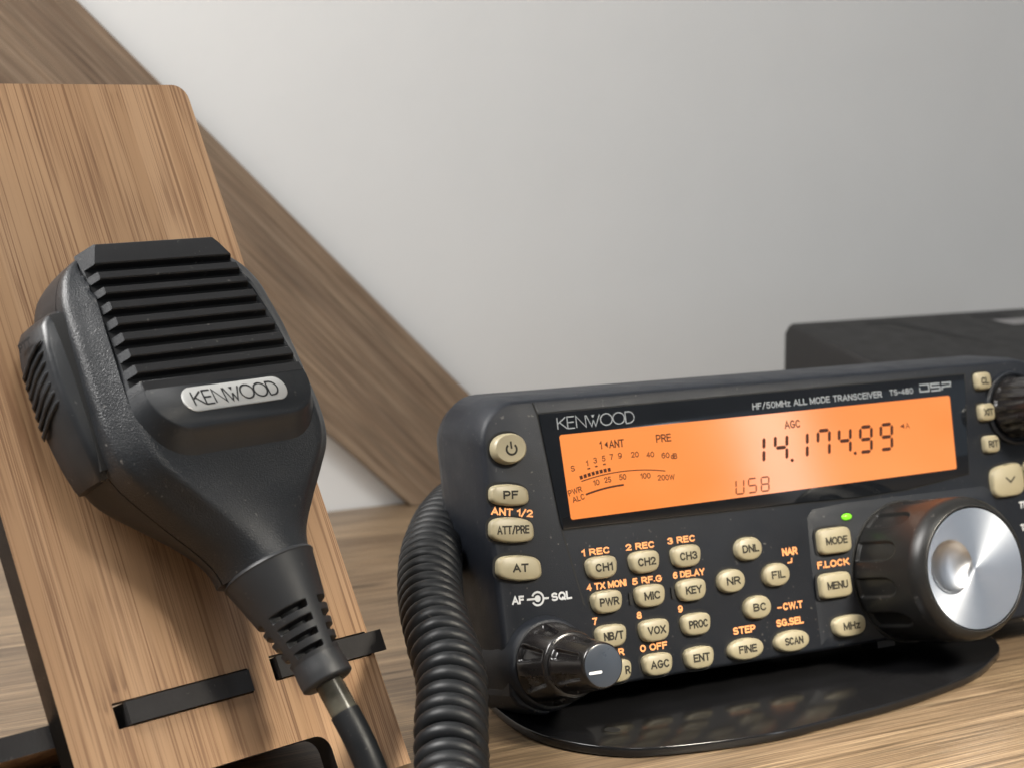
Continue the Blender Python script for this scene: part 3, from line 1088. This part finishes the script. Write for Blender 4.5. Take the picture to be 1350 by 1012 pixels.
mb = MB()
RRD = (10, 12, 15, 11)
mb.loft([hring(-10.3, 183.3, -37.6, 40.6, RRD, -22.3), hring(-10.9, 183.9, -37.8, 41.1, RRD, -21.5), hring(-11.0, 184, -37.9, 38.6, RRD, -6), hring(-10.8, 183.8, -37.8, 37.4, RRD, -1.6), hring(-10.4, 183.4, -37.4, 36.9, RRD, -0.5),
         hring(-9.5, 182.5, -36.6, 36.2, (9.2, 11, 14, 10), 0.0)])
mb.build('housing', M_BODY, radio, sharp=60)
mb = MB()
mb.loft([hring(-7, 180, -34, 37.5, 9, -31), hring(-8.6, 182, -36, 39, 10, -30), hring(-9.4, 182.4, -36.8, 40.0, 10, -27), hring(-9.8, 182.8, -37.2, 40.4, 10, -22.6)])
mb.build('back_cover', M_BODY2, radio, sharp=60)
# seam between left end cap and front; below the window, painted facet shade
mb = MB()
mb.ribbon([(5.0, 36.4), (6.1, 33.1), (9.2, 4.9), (11.0, -4.1), (13.6, -16.5)], 0.42, 0.03)
mb.add([(4.85, 37.0, -0.45), (5.2, 37.0, -0.45), (5.2, 41.15, -21.4), (4.85, 41.15, -21.4)], [(0, 1, 2, 3)])
mb.build('seam', M_GAP, radio, smooth=False)
# raised area round the right-hand keys
mb = MB()
def dial_panel(o, z):
    return [(x, y, z) for x, y in [(86.2 + o, -36.2 + o), (150 - o, -36.2 + o), (156 - o, -16), (153 - o, 0.0 - o), (150 - o, 1.6 - o), (101, 1.6 - o), (88.5 + o, 0.8 - o), (86.6 + o, -1.2 - o), (86.0 + o, -14)]]
mb.loft([dial_panel(0, -0.3), dial_panel(0, 0.02), dial_panel(2.2, 0.8)])
mb.build('dial_panel', M_BODY, radio, sharp=25)

# display window
WIN = [(9.2, 4.9), (9.6, 3.4), (86, 3.0), (104, 2.6), (122, 3.2), (145.2, 5.6), (148.3, 34.2), (6.3, 33.2)]
mb = MB()
gap = [(9.0, 4.5), (9.4, 3.0), (86, 2.6), (104, 2.2), (122, 2.8), (145.6, 5.3), (148.7, 34.6), (5.9, 33.6)]
mb.add([(x, y, 0.04) for x, y in gap], [tuple(range(8))], 1)
c = (77, 18.5)
ins = [(c[0] + (x - c[0]) * 0.9965, c[1] + (y - c[1]) * 0.983) for x, y in WIN]
mb.loft([[(x, y, 0) for x, y in WIN], [(x, y, 0.38) for x, y in WIN], [(x, y, 0.5) for x, y in ins]])
win = mb.build('display_window', [M_WINDOW, M_GAP], radio, sharp=25)
lcd = [(12.6, 5.6), (140.4, 7.4), (140.75, 7.8), (141.5, 28.0), (141.0, 28.5), (12.0, 27.5), (11.5, 27.0), (12.2, 6.0)]
mb = MB()
mb.add([(x, y, 0.54) for x, y in lcd], [tuple(range(8))])
mb.build('lcd_screen', M_LCD, win, smooth=False)
Zt = 0.58
lg = MB()
logo(lg, 11.4, 28.95, 23.2, 3.0, 0.30, 0.53)
lg.build('maker_lettering', M_GREYPR, win, smooth=False)
text('window_lettering', 'HF/50MHz ALL MODE TRANSCEIVER', 94.8, 30.5, 44.6, 1.8, 0.53, M_GREYPR, win, 0.4, 0.008)
text('window_lettering', 'TS-480', 124.1, 30.8, 8.6, 1.65, 0.53, M_GREYPR, win, 0.4, 0.008)
d = MB()
x0, y0, hh = 130.9, 30.3, 1.95
for pts_ in ([(0, 1), (3.3, 1), (3.3, 0), (0, 0), (0, 0.62)], [(7.4, 1), (4.1, 1), (4.1, 0.52), (7.4, 0.52), (7.4, 0), (4.1, 0)], [(8.2, 0), (8.2, 0.45), (11.3, 0.5), (11.5, 1), (8.2, 1)]):
    d.ribbon([(x0 + a, y0 + b_ * hh) for a, b_ in pts_], 0.42, 0.53)
d.build('window_lettering', M_GREYPR, win, smooth=False)
LCDT = [('1', 23.5, 23.9, 0.7, 2.1, 0), ('ANT', 28.3, 23.9, 4.6, 2.1, 0), ('PRE', 42.9, 24.2, 4.7, 2.1, 0), ('S', 14.4, 18.6, 1.25, 1.5, 0),
        ('1', 18.8, 19.6, 0.6, 1.5, 0), ('3', 21.3, 20.1, 1.1, 1.5, 0), ('5', 23.9, 20.4, 1.1, 1.5, 0), ('7', 26.3, 20.6, 1.05, 1.5, 0), ('9', 28.9, 20.7, 1.2, 1.5, 0), ('20', 33.5, 20.6, 2.4, 1.5, -1),
        ('40', 38.2, 20.2, 2.4, 1.5, -2), ('60', 42.9, 19.6, 2.5, 1.5, -2), ('dB', 45.5, 19.2, 2.0, 1.5, -2), ('10', 20.9, 14.4, 1.9, 1.5, 4), ('25', 24.4, 14.8, 2.1, 1.5, 2), ('50', 29.0, 15.1, 2.2, 1.5, 0),
        ('100', 36.0, 14.8, 3.1, 1.5, -2), ('200W', 42.3, 13.8, 5.3, 1.5, -3), ('PWR', 14.3, 12.8, 4.2, 1.5, 12), ('ALC', 15.1, 10.9, 3.8, 1.5, 11), ('AGC', 85.0, 24.6, 5.4, 2.2, 0)]
for s_, u, v, wd, ht, an in LCDT:
    text('display_lettering', s_, u, v, wd, ht, Zt, M_SEG, win, an, 0.004)
text('display_lettering', 'A', 124.8, 21.1, 1.5, 1.6, Zt, M_SEG2, win, 0, 0.0)
mb = MB()
mb.add([(24.6, 23.9, Zt), (25.6, 24.75, Zt), (25.6, 23.05, Zt)], [(0, 1, 2)])
mb.build('antenna_arrow', M_SEG, win, smooth=False)
mb = MB()
mb.add([(122.0, 21.1, Zt), (123.6, 21.8, Zt), (123.6, 20.4, Zt)], [(0, 1, 2)])
mb.build('tuning_arrow', M_SEG2, win, smooth=False)
# signal meter
def circ3(p, q, r):
    ax, ay, bx, by, cx_, cy_ = *p, *q, *r
    d_ = 2 * (ax * (by - cy_) + bx * (cy_ - ay) + cx_ * (ay - by))
    ux = ((ax * ax + ay * ay) * (by - cy_) + (bx * bx + by * by) * (cy_ - ay) + (cx_ * cx_ + cy_ * cy_) * (ay - by)) / d_
    uy = ((ax * ax + ay * ay) * (cx_ - bx) + (bx * bx + by * by) * (ax - cx_) + (cx_ * cx_ + cy_ * cy_) * (bx - ax)) / d_
    return ux, uy, math.hypot(ax - ux, ay - uy)


mb = MB()
ux, uy, ur = circ3((16.6, 15.1), (29, 16.55), (42.3, 15.5))
def on(x, dr=0):
    a = math.acos(max(-1, min(1, (x - ux) / ur)))
    return (ux + (ur + dr) * math.cos(a), uy + (ur + dr) * math.sin(a))
mb.ribbon([on(16.5 + 25.8 * k / 24) for k in range(25)], 0.27, Zt)
for k in range(8):
    x = 16.8 + k * 1.21
    mb.ribbon([on(x - 0.44, 1.0), on(x + 0.44, 1.0)], 0.95, Zt)
for x, y in ((19.15, 18.15), (21.45, 18.5), (23.95, 18.85)):
    mb.ribbon([(x - 0.42, y), (x + 0.42, y + 0.05)], 0.36, Zt)
ux, uy, ur = circ3((17.4, 11.6), (22.4, 12.55), (29.1, 13.05))
mb.ribbon([on(17.4 + 11.7 * k / 16) for k in range(17)], 0.5, Zt)
mb.build('signal_meter', M_SEG, win, smooth=False)

# seven-segment digits
SEGS = {'1': 'bc', '4': 'fgbc', '7': 'abcf', '9': 'abcdfg', 'U': 'bcdef', 'S': 'afgcd', 'B': 'abcdefg'}
def seven(mb, ch, u, v0, wd, ht, th, shear):
    g = th * 0.16
    hw, hh_ = wd / 2, ht / 2
    def P_(x, y):
        return (u + x + shear * (y - ht / 2), v0 + y)
    ends = {'a': ((-hw, ht), (hw, ht)), 'd': ((-hw, 0), (hw, 0)), 'g': ((-hw, hh_), (hw, hh_)), 'f': ((-hw, hh_), (-hw, ht)), 'b': ((hw, hh_), (hw, ht)), 'e': ((-hw, 0), (-hw, hh_)), 'c': ((hw, 0), (hw, hh_))}
    for s_ in SEGS[ch]:
        p, q = Vector(ends[s_][0]), Vector(ends[s_][1])
        d_ = (q - p).normalized()
        n_ = Vector((-d_.y, d_.x))
        # pull outer segments inwards by half their width
        c_ = Vector((0, hh_))
        p += d_ * (g + th * 0.06)
        q -= d_ * (g + th * 0.06)
        t = th / 2
        poly = [p, p + d_ * t * 0.9 + n_ * t, q - d_ * t * 0.9 + n_ * t, q, q - d_ * t * 0.9 - n_ * t, p + d_ * t * 0.9 - n_ * t]
        mb.add([(*P_(*w_), Zt) for w_ in poly], [tuple(range(6))])


for ch, u, v0 in (('1', 72.6, 15.0), ('4', 80.3, 15.1), ('1', 87.2, 15.1), ('7', 94.8, 15.15), ('4', 102.1, 15.2), ('9', 109.5, 15.0), ('9', 116.8, 15.1)):
    mb = MB()
    seven(mb, ch, u, v0, 3.9, 6.9, 1.0, 0.15)
    mb.build('display_digit', M_SEG, win, smooth=False)
for u, v in ((83.5, 14.8), (105.2, 14.9)):
    mb = MB()
    mb.add([(u + 0.55 * math.cos(2 * PI * k / 14), v + 0.5 * math.sin(2 * PI * k / 14), Zt) for k in range(14)], [tuple(range(14))])
    mb.build('decimal_point', M_SEG, win, smooth=False)
for ch, u, v0 in (('U', 65.3, 7.3), ('S', 69.4, 7.3), ('B', 73.6, 7.3)):
    mb = MB()
    seven(mb, ch, u, v0, 2.5, 3.75, 0.42, 0.12)
    mb.build('mode_letter', M_SEG2, win, smooth=False)

# printing on the front
ORANGE = [('1 REC', 18.7, -3.2, 8.5, 1.75, 0, 0), ('2 REC', 32.2, -3.2, 8.9, 1.75, 0, 0), ('3 REC', 45.1, -2.9, 8.8, 1.75, 0, 0), ('4 TX MONI', 20.8, -12.1, 12.0, 1.8, 0, 0),
          ('5 RF.G', 33.1, -12.2, 9.2, 1.8, 0, 0), ('6 DELAY', 46.2, -12.0, 10.0, 1.8, 0, 0), ('7', 16.1, -20.9, 1.4, 1.85, 0, 0), ('8', 29.5, -21.0, 1.5, 1.85, 0, 0), ('9', 42.3, -20.9, 1.5, 1.85, 0, 0),
          ('0 OFF', 32.8, -29.6, 8.4, 1.85, 0, 0), ('R', 22.9, -29.6, 1.7, 1.85, 0, 0), ('NAR', 79.4, -9.7, 5.1, 2.1, 0, 0), ('F.LOCK', 92.9, -14.5, 10.9, 1.95, 0, 0.8),
          ('CW.T', 78.3, -24.3, 6.6, 2.0, 0, 0), ('STEP', 61.6, -28.8, 7.3, 2.0, 0, 0), ('SG.SEL', 76.7, -28.5, 9.1, 2.0, 0, 0), ('ANT 1/2', -4.3, 9.2, 11.9, 1.95, -9, 0)]
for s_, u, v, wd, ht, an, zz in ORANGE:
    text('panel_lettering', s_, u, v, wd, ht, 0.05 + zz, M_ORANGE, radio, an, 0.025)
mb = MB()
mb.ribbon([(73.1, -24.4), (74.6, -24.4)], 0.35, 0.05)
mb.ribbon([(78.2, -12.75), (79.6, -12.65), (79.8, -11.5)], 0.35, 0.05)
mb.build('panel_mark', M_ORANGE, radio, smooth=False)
text('panel_lettering', 'AF', -5.4, -12.9, 3.5, 2.1, 0.05, M_WHITE, radio, -2, 0.03)
text('panel_lettering', 'SQL', 7.2, -13.3, 6.0, 2.15, 0.05, M_WHITE, radio, 0, 0.03)
mb = MB()
cu, cv = 0.25, -13.2
mb.add([(cu + 0.85 * math.cos(2 * PI * k / 20), cv + 0.85 * math.sin(2 * PI * k / 20), 0.05) for k in range(20)], [tuple(range(20))])
mb.ribbon([(cu - 3.1, cv + 0.1), (cu - 0.6, cv)], 0.5, 0.06)
mb.ribbon([(cu + 1.6, cv - 0.1), (cu + 3.2, cv - 0.2)], 0.5, 0.06)
mb.ribbon([(cu + 1.65 * math.cos(a * PI / 180), cv + 1.65 * math.sin(a * PI / 180)) for a in range(-152, 153, 8)], 0.5, 0.055)
mb.build('panel_mark', M_WHITE, radio, smooth=False)
text('panel_lettering', 'TF-SET', 167.6, -5.2, 9.8, 2.0, 0.05, M_WHITE, radio, 0, 0.02)
text('panel_lettering', 'TX', 164.0, -11.8, 3.4, 2.0, 0.05, M_WHITE, radio, 0, 0.02)
# little moulded bars between the keys
mb = MB()
for u in (26.9, 39.9):
    mb.box((u, -18.0, 0), (u + 0.7, -14.9, 0.5))
mb.build('key_divider', M_GAP, radio, smooth=False)


def key(u, v, wd, ht, e, taper, legend, lw, lh, zb=0.0, rise=1.9, shape=None, rot=0.0, lu=0.35, bold=0.022):
    out = shape or superell(wd, ht, e, taper)
    mb = MB()
    rim = [(x * (1 + 1.3 / wd), y * (1 + 1.3 / ht)) for x, y in out]
    mb.add(at_z(rim, 0.05), [tuple(range(len(rim)))], 1)
    k1, k2 = 1 - 0.45 / ht, 1 - 1.1 / ht
    mb.loft([at_z(out, 0.0), at_z(out, rise * 0.62, 0, 0, 0.985), at_z(out, rise * 0.86, 0, 0, k1), at_z(out, rise, 0, 0, k2)], 0, False, True)
    o = mb.build('key', [M_KEY, M_GAP], radio, sharp=40, loc=(u, v, zb), rot=(0, 0, math.radians(rot)))
    if legend:
        o['label'] = 'beige key lettered ' + legend
        text('key_lettering', legend, lu, 0.0, lw, lh, rise + 0.03, M_INK, o, 0, bold)
    return o


KP = [('CH1', 19.4, -7.4, 5.2), ('CH2', 32.4, -7.4, 5.5), ('CH3', 45.4, -7.3, 5.5), ('PWR', 19.8, -16.3, 5.8), ('MIC', 32.9, -16.3, 5.0), ('KEY', 45.8, -16.3, 5.1),
      ('NB/T', 19.9, -25.1, 5.9), ('VOX', 33.0, -25.3, 5.6), ('PROC', 46.0, -25.3, 6.0), ('AGC', 32.8, -34.1, 5.8), ('ENT', 45.8, -34.1, 5.2), ('R', 20.2, -34.2, 1.5)]
for s_, u, v, lw in KP:
    key(u, v, 8.9, 5.9, 3.0, 0.20, s_, lw, 2.15, lu=0.2 if s_ != 'R' else 2.9)
for s_, u, v, lw in (('DNL', 65.3, -7.5, 5.4), ('NR', 58.6, -15.4, 4.4), ('FIL', 73.3, -15.4, 4.5), ('BC', 66.0, -23.3, 4.3)):
    key(u, v, 8.6, 6.3, 2.25, 0.0, s_, lw, 2.15, lu=0.2)
for s_, u, v, lw in (('FINE', 60.7, -33.8, 5.8), ('SCAN', 75.9, -33.6, 6.1)):
    key(u, v, 11.4, 5.8, 2.15, 0.0, s_, lw, 2.1, lu=0.1)
key(93.5, -8.3, 11.0, 7.2, 5.0, 0.0, 'MODE', 7.4, 2.15, zb=0.8, lu=0.1)
key(92.0, -20.4, 10.6, 7.0, 5.0, -0.03, 'MENU', 7.0, 2.15, zb=0.8, lu=0.1)
key(95.0, -31.9, 11.0, 5.9, 2.8, 0.15, 'MHz', 5.7, 2.15, zb=0.8, lu=0.2)
for s_, u, v, lw in (('CL', 154.1, 31.8, 2.9), ('XIT', 154.0, 22.7, 3.5), ('RIT', 154.3, 13.4, 3.7)):
    key(u, v, 5.6, 5.1, 4.0, 0.0, s_, lw, 2.1, lu=0.1)
def arrow_key(u, v, up):
    o = key(u, v, 12.0, 9.6, 5, 0.0, '', 0, 0, shape=[(x, y + 0.10 * x * (1 if y > 0 else 0.3)) for x, y in superell(12.0, 9.4, 3.8, 0.0)])
    mb = MB()
    s_ = 1 if up else -1
    mb.ribbon([(-1.2, -0.7 * s_ + 0.2), (0.5, 0.8 * s_ + 0.2), (2.2, -0.7 * s_ + 0.2)], 0.5, 1.93)
    mb.build('key_mark', M_INK, o, smooth=False)
    o['label'] = 'large beige key with an upward chevron' if up else 'large beige key with a downward chevron'
arrow_key(158.6, 2.4, False)
arrow_key(171.3, 3.4, True)
# left column: power, PF, ATT/PRE, AT
pk = key(-3.9, 25.2, 9.7, 7.9, 2.1, 0.0, '', 0, 0, rise=2.6)
pk['label'] = 'round beige power key'
mb = MB()
pr = [(0.1 + 1.45 * math.cos(a * PI / 180), -0.25 + 1.35 * math.sin(a * PI / 180)) for a in range(128, 413, 8)]
mb.ribbon(pr, 0.55, 2.63)
mb.ribbon([(0.1, -0.1), (0.05, 1.75)], 0.5, 2.64)
mb.build('power_symbol', M_INK, pk, smooth=False)
def wing(wd, ht):
    out = []
    for x, y in superell(wd, ht, 3.4, -0.06):
        t = x / wd
        out.append((x, y * (1.0 + 0.10 * (1 - 2 * abs(t))) - 0.06 * x))
    return out
for s_, u, v, wd, ht, lw, rt in (('PF', -5.1, 13.6, 11.0, 5.0, 4.3, -4), ('ATT/PRE', -5.5, 4.8, 12.5, 5.9, 9.2, -4), ('AT', -4.6, -4.9, 12.7, 6.0, 4.5, -4)):
    key(u, v, wd, ht, 3.2, 0.0, s_, lw, 2.15, shape=wing(wd, ht), rot=rt, lu=0.0, bold=0.028 if s_ != 'ATT/PRE' else 0.014)

# indicator lamp
mb = MB()
rings = []
for r, z in ((1.0, 0.0), (0.95, 0.35), (0.7, 0.7), (0.35, 0.88), (0.05, 0.93)):
    rings.append([(r * 1.75 * math.cos(2 * PI * k / 24), r * 0.95 * math.sin(2 * PI * k / 24), z) for k in range(24)])
mb.loft(rings)
o = mb.build('indicator_lamp', M_LED, radio, loc=(99.3, -2.3, 0.75))
mb = MB()
mb.add([(2.2 * math.cos(2 * PI * k / 24), 1.35 * math.sin(2 * PI * k / 24), 0.06) for k in range(24)], [tuple(range(24))])
mb.build('lamp_rim', M_GAP, o, smooth=False)

# volume knob on its boss
KC = (0.6, -29.7, 0)
mb = lathe_mb([(12.6, -22.0), (12.6, -3.0), (12.2, -0.5), (11.7, 1.6), (11.3, 3.0), (10.9, 3.35), (9.0, 3.4)], 96)
boss = mb.build('knob_boss', M_BODY, radio, sharp=50, loc=KC)
mb = MB()
tabo = [(-11.5, -2.0), (-11.6, -6.5), (-10.0, -9.0), (-4.4, -12.2), (-1.6, -12.5), (-0.9, -11.8), (-0.8, -9.0)]
mb.loft([[(x, y, -14) for x, y in tabo], [(x, y, 0.6) for x, y in tabo], [(x * 0.96, y * 0.96, 1.3) for x, y in tabo]])
mb.build('corner_tab', M_BODY, boss, sharp=30)


def scallop(nf, depth, z0, z1, width=0.6, ph=0.0):
    def fn(r, z, a):
        d_ = abs((((a + ph) * nf / (2 * PI)) % 1.0) - 0.5) * 2      # 0 at the flute centre
        edge = width * (1 - 0.35 * smoothstep(z0, z1, z))
        g = smoothstep(edge + 0.10, edge - 0.10, d_) * smoothstep(z1, z1 - 1.2, z) * smoothstep(z0 - 0.4, z0 + 0.6, z)
        return r - depth * g
    return fn


prof = [(10.4, 3.4)] + [(10.5 - 2.2 * ((z / 10.0) ** 1.6), 3.6 + z) for z in [i * 0.42 for i in range(24)]] + [(8.2, 13.8), (7.9, 14.1), (7.0, 14.2)]
mb = lathe_mb(prof, 180, scallop(8, 1.25, 4.2, 13.0, 0.5))
ring = mb.build('squelch_ring', M_GLOSSBLACK, radio, sharp=60, loc=KC)
prof = [(7.3, 14.2), (7.35, 15.0)] + [(7.25 - 1.65 * (z / 13.0), 15.2 + z) for z in [i * 0.42 for i in range(30)]] + [(5.6, 28.0), (5.45, 28.3), (5.2, 28.5)]
mb = lathe_mb(prof, 180, scallop(7, 1.0, 15.6, 26.0, 0.42, 0.5))
vk = mb.build('volume_knob', M_GLOSSBLACK, radio, sharp=60, loc=KC)
mb = lathe_mb([(5.15, 28.4), (5.1, 28.62), (4.8, 28.7)], 64)
cap = mb.build('knob_cap', plastic('blue_grey_cap', (0.030, 0.038, 0.052), 0.32, 0.03), vk)
mb = MB()
rr2 = rrect(-4.3, -0.6, -1.75, -1.05, 0.33, 5)
mb.add(at_z(rr2, 28.74), [tuple(range(len(rr2)))])
mb.build('pointer_line', flat('white_pointer', (0.75, 0.76, 0.78), 0.4), vk, smooth=False)

# tuning dial
DC = (118.6, -19.5, 0.0)
prof = [(19.0, 0.9), (19.3, 1.2)] + [(19.5, 1.5 + i * 0.35) for i in range(66)] + [(19.35, 25.2), (19.0, 26.4), (18.4, 27.5), (17.7, 28.3), (17.1, 28.8), (16.75, 29.0), (16.6, 28.9), (16.55, 28.2)]
def dial_fn(r, z, a):
    nf = 12
    x = (((a + 0.12) * nf / (2 * PI)) % 1.0 - 0.5) * 2
    xx = x * 0.5 * 2 * PI * 19.5 / nf                  # mm from flute centre
    zc = 13.2
    top = 3.6
    g = smoothstep(2.9, 2.4, abs(xx)) if z < zc else smoothstep(2.9, 2.4, math.hypot(xx * 1.0, (z - zc) * 0.55))
    g *= smoothstep(1.8, 2.4, z)
    return r - 0.85 * g
mb = lathe_mb(prof, 480, dial_fn, False, False)
dial = mb.build('tuning_dial', M_DIAL, radio, sharp=70, loc=DC)
mb = lathe_mb([(20.0, -0.2), (20.0, 0.86), (19.8, 1.0)], 96)
mb.build('dial_rim', M_GAP, radio, loc=DC)
# brushed face with a finger dimple
mb = MB()
NR, NA = 70, 200
RF = 16.45
V = [(0, 0, 28.75)]
dx, dy, dr = -7.9, 1.2, 7.0
for i in range(1, NR + 1):
    r = RF * i / NR
    for k in range(NA):
        a = 2 * PI * k / NA
        x, y = r * math.cos(a), r * math.sin(a)
        z = 28.75 if i < NR else 28.45
        dd = math.hypot(x - dx, y - dy)
        if dd < dr:
            z -= 1.9 * (1 - (dd / dr) ** 2) ** 0.62
        V.append((x, y, z))
F = [(0, 1 + k, 1 + (k + 1) % NA) for k in range(NA)]
for i in range(NR - 1):
    for k in range(NA):
        a0, a1 = 1 + i * NA + k, 1 + i * NA + (k + 1) % NA
        F.append((a0, a1, a1 + NA, a0 + NA))
mb.add(V, F)
mb.build('dial_face', M_BRUSH, dial, sharp=40)

# multi-function knob at the right end
QC = (165.4, 23.2, 0)
mb = lathe_mb([(11.0, 0.0), (10.8, 0.9), (10.2, 1.3), (9.6, 1.0), (9.3, 0.4)], 72)
mb.build('knob_collar', M_BODY, radio, loc=QC)
prof = [(8.9, 0.4), (9.0, 1.0)] + [(9.0 - 1.2 * i / 26, 1.2 + i * 0.5) for i in range(27)] + [(7.5, 14.9), (7.0, 15.1), (6.2, 14.9), (4.5, 14.4), (2.0, 14.1)]
mb = lathe_mb(prof, 160, scallop(14, 0.5, 2, 14.0, 0.5))
mb.build('channel_knob', M_GLOSSBLACK, radio, sharp=60, loc=QC)
# latch under the right side
mb = MB()
mb.box((106.5, -39.6, -9), (112.5, -36.6, -1.6))
mb.build('latch', M_BODY2, radio, smooth=False)
# ------------------------------------------------------------------ black case behind
BX = Matrix.Translation(Vector((101.3, 734.2, 0)) * S) @ Matrix.Rotation(math.radians(28.6), 4, 'Z')
case = empty('black_case', BX, 'out of focus black equipment case with sloping top behind the right end of the radio', 'case')
def side(o):
    # profile in (y, z); y = 0 at the back, negative towards the viewer
    return [(-100 - 0 + o, 6 + o), (0 - o, 6 + o), (0 - o, 72.5 - o), (-3 - o * 0.3, 75.4 - o), (-46, 68.6 - o), (-100 + o, 60 - o)]
mb = MB()
def sr(x, o):
    return [(x, y, z) for y, z in side(o)]
mb.loft([sr(0.0, 2.5), sr(0.7, 0.8), sr(2.5, 0), sr(228, 0), sr(229.5, 0.8), sr(230, 2.5)])
mb.build('case_body', plastic('case_paint', (0.009, 0.0085, 0.0085), 0.5, 0.1, 900, spec=0.32), case, sharp=30)
def top_z(y):
    return 68.6 + (y + 46) / 43 * 6.8 if y > -46 else 68.6 + (y + 46) / 54 * 8.6
for x in (32, 84, 136):
    mb = MB()
    mb.add([(x, -8, top_z(-8) + 0.15), (x + 14, -8, top_z(-8) + 0.15), (x + 30, -40, top_z(-40) + 0.15), (x + 28, -40, top_z(-40) + 0.15), (x + 10, -11, top_z(-11) + 0.15), (x, -10.5, top_z(-10.5) + 0.15)], [(0, 1, 2, 3, 4, 5)])
    mb.build('top_groove', M_GAP, case, smooth=False)
mb = MB()
mb.add([(88, -16, top_z(-16) + 0.2), (108, -16, top_z(-16) + 0.2), (108, -24, top_z(-24) + 0.2), (92, -24, top_z(-24) + 0.2)], [(0, 1, 2, 3)])
mb.build('case_badge', flat('grey_badge', (0.14, 0.135, 0.135), 0.4), case, smooth=False)
for x in (20, 200):
    for y in (-20, -85):
        mb = lathe_mb([(6, 0), (6, 6.3)], 24, None, True, True)
        mb.build('rubber_foot', M_RUBBER, case, loc=(x, y, 0))
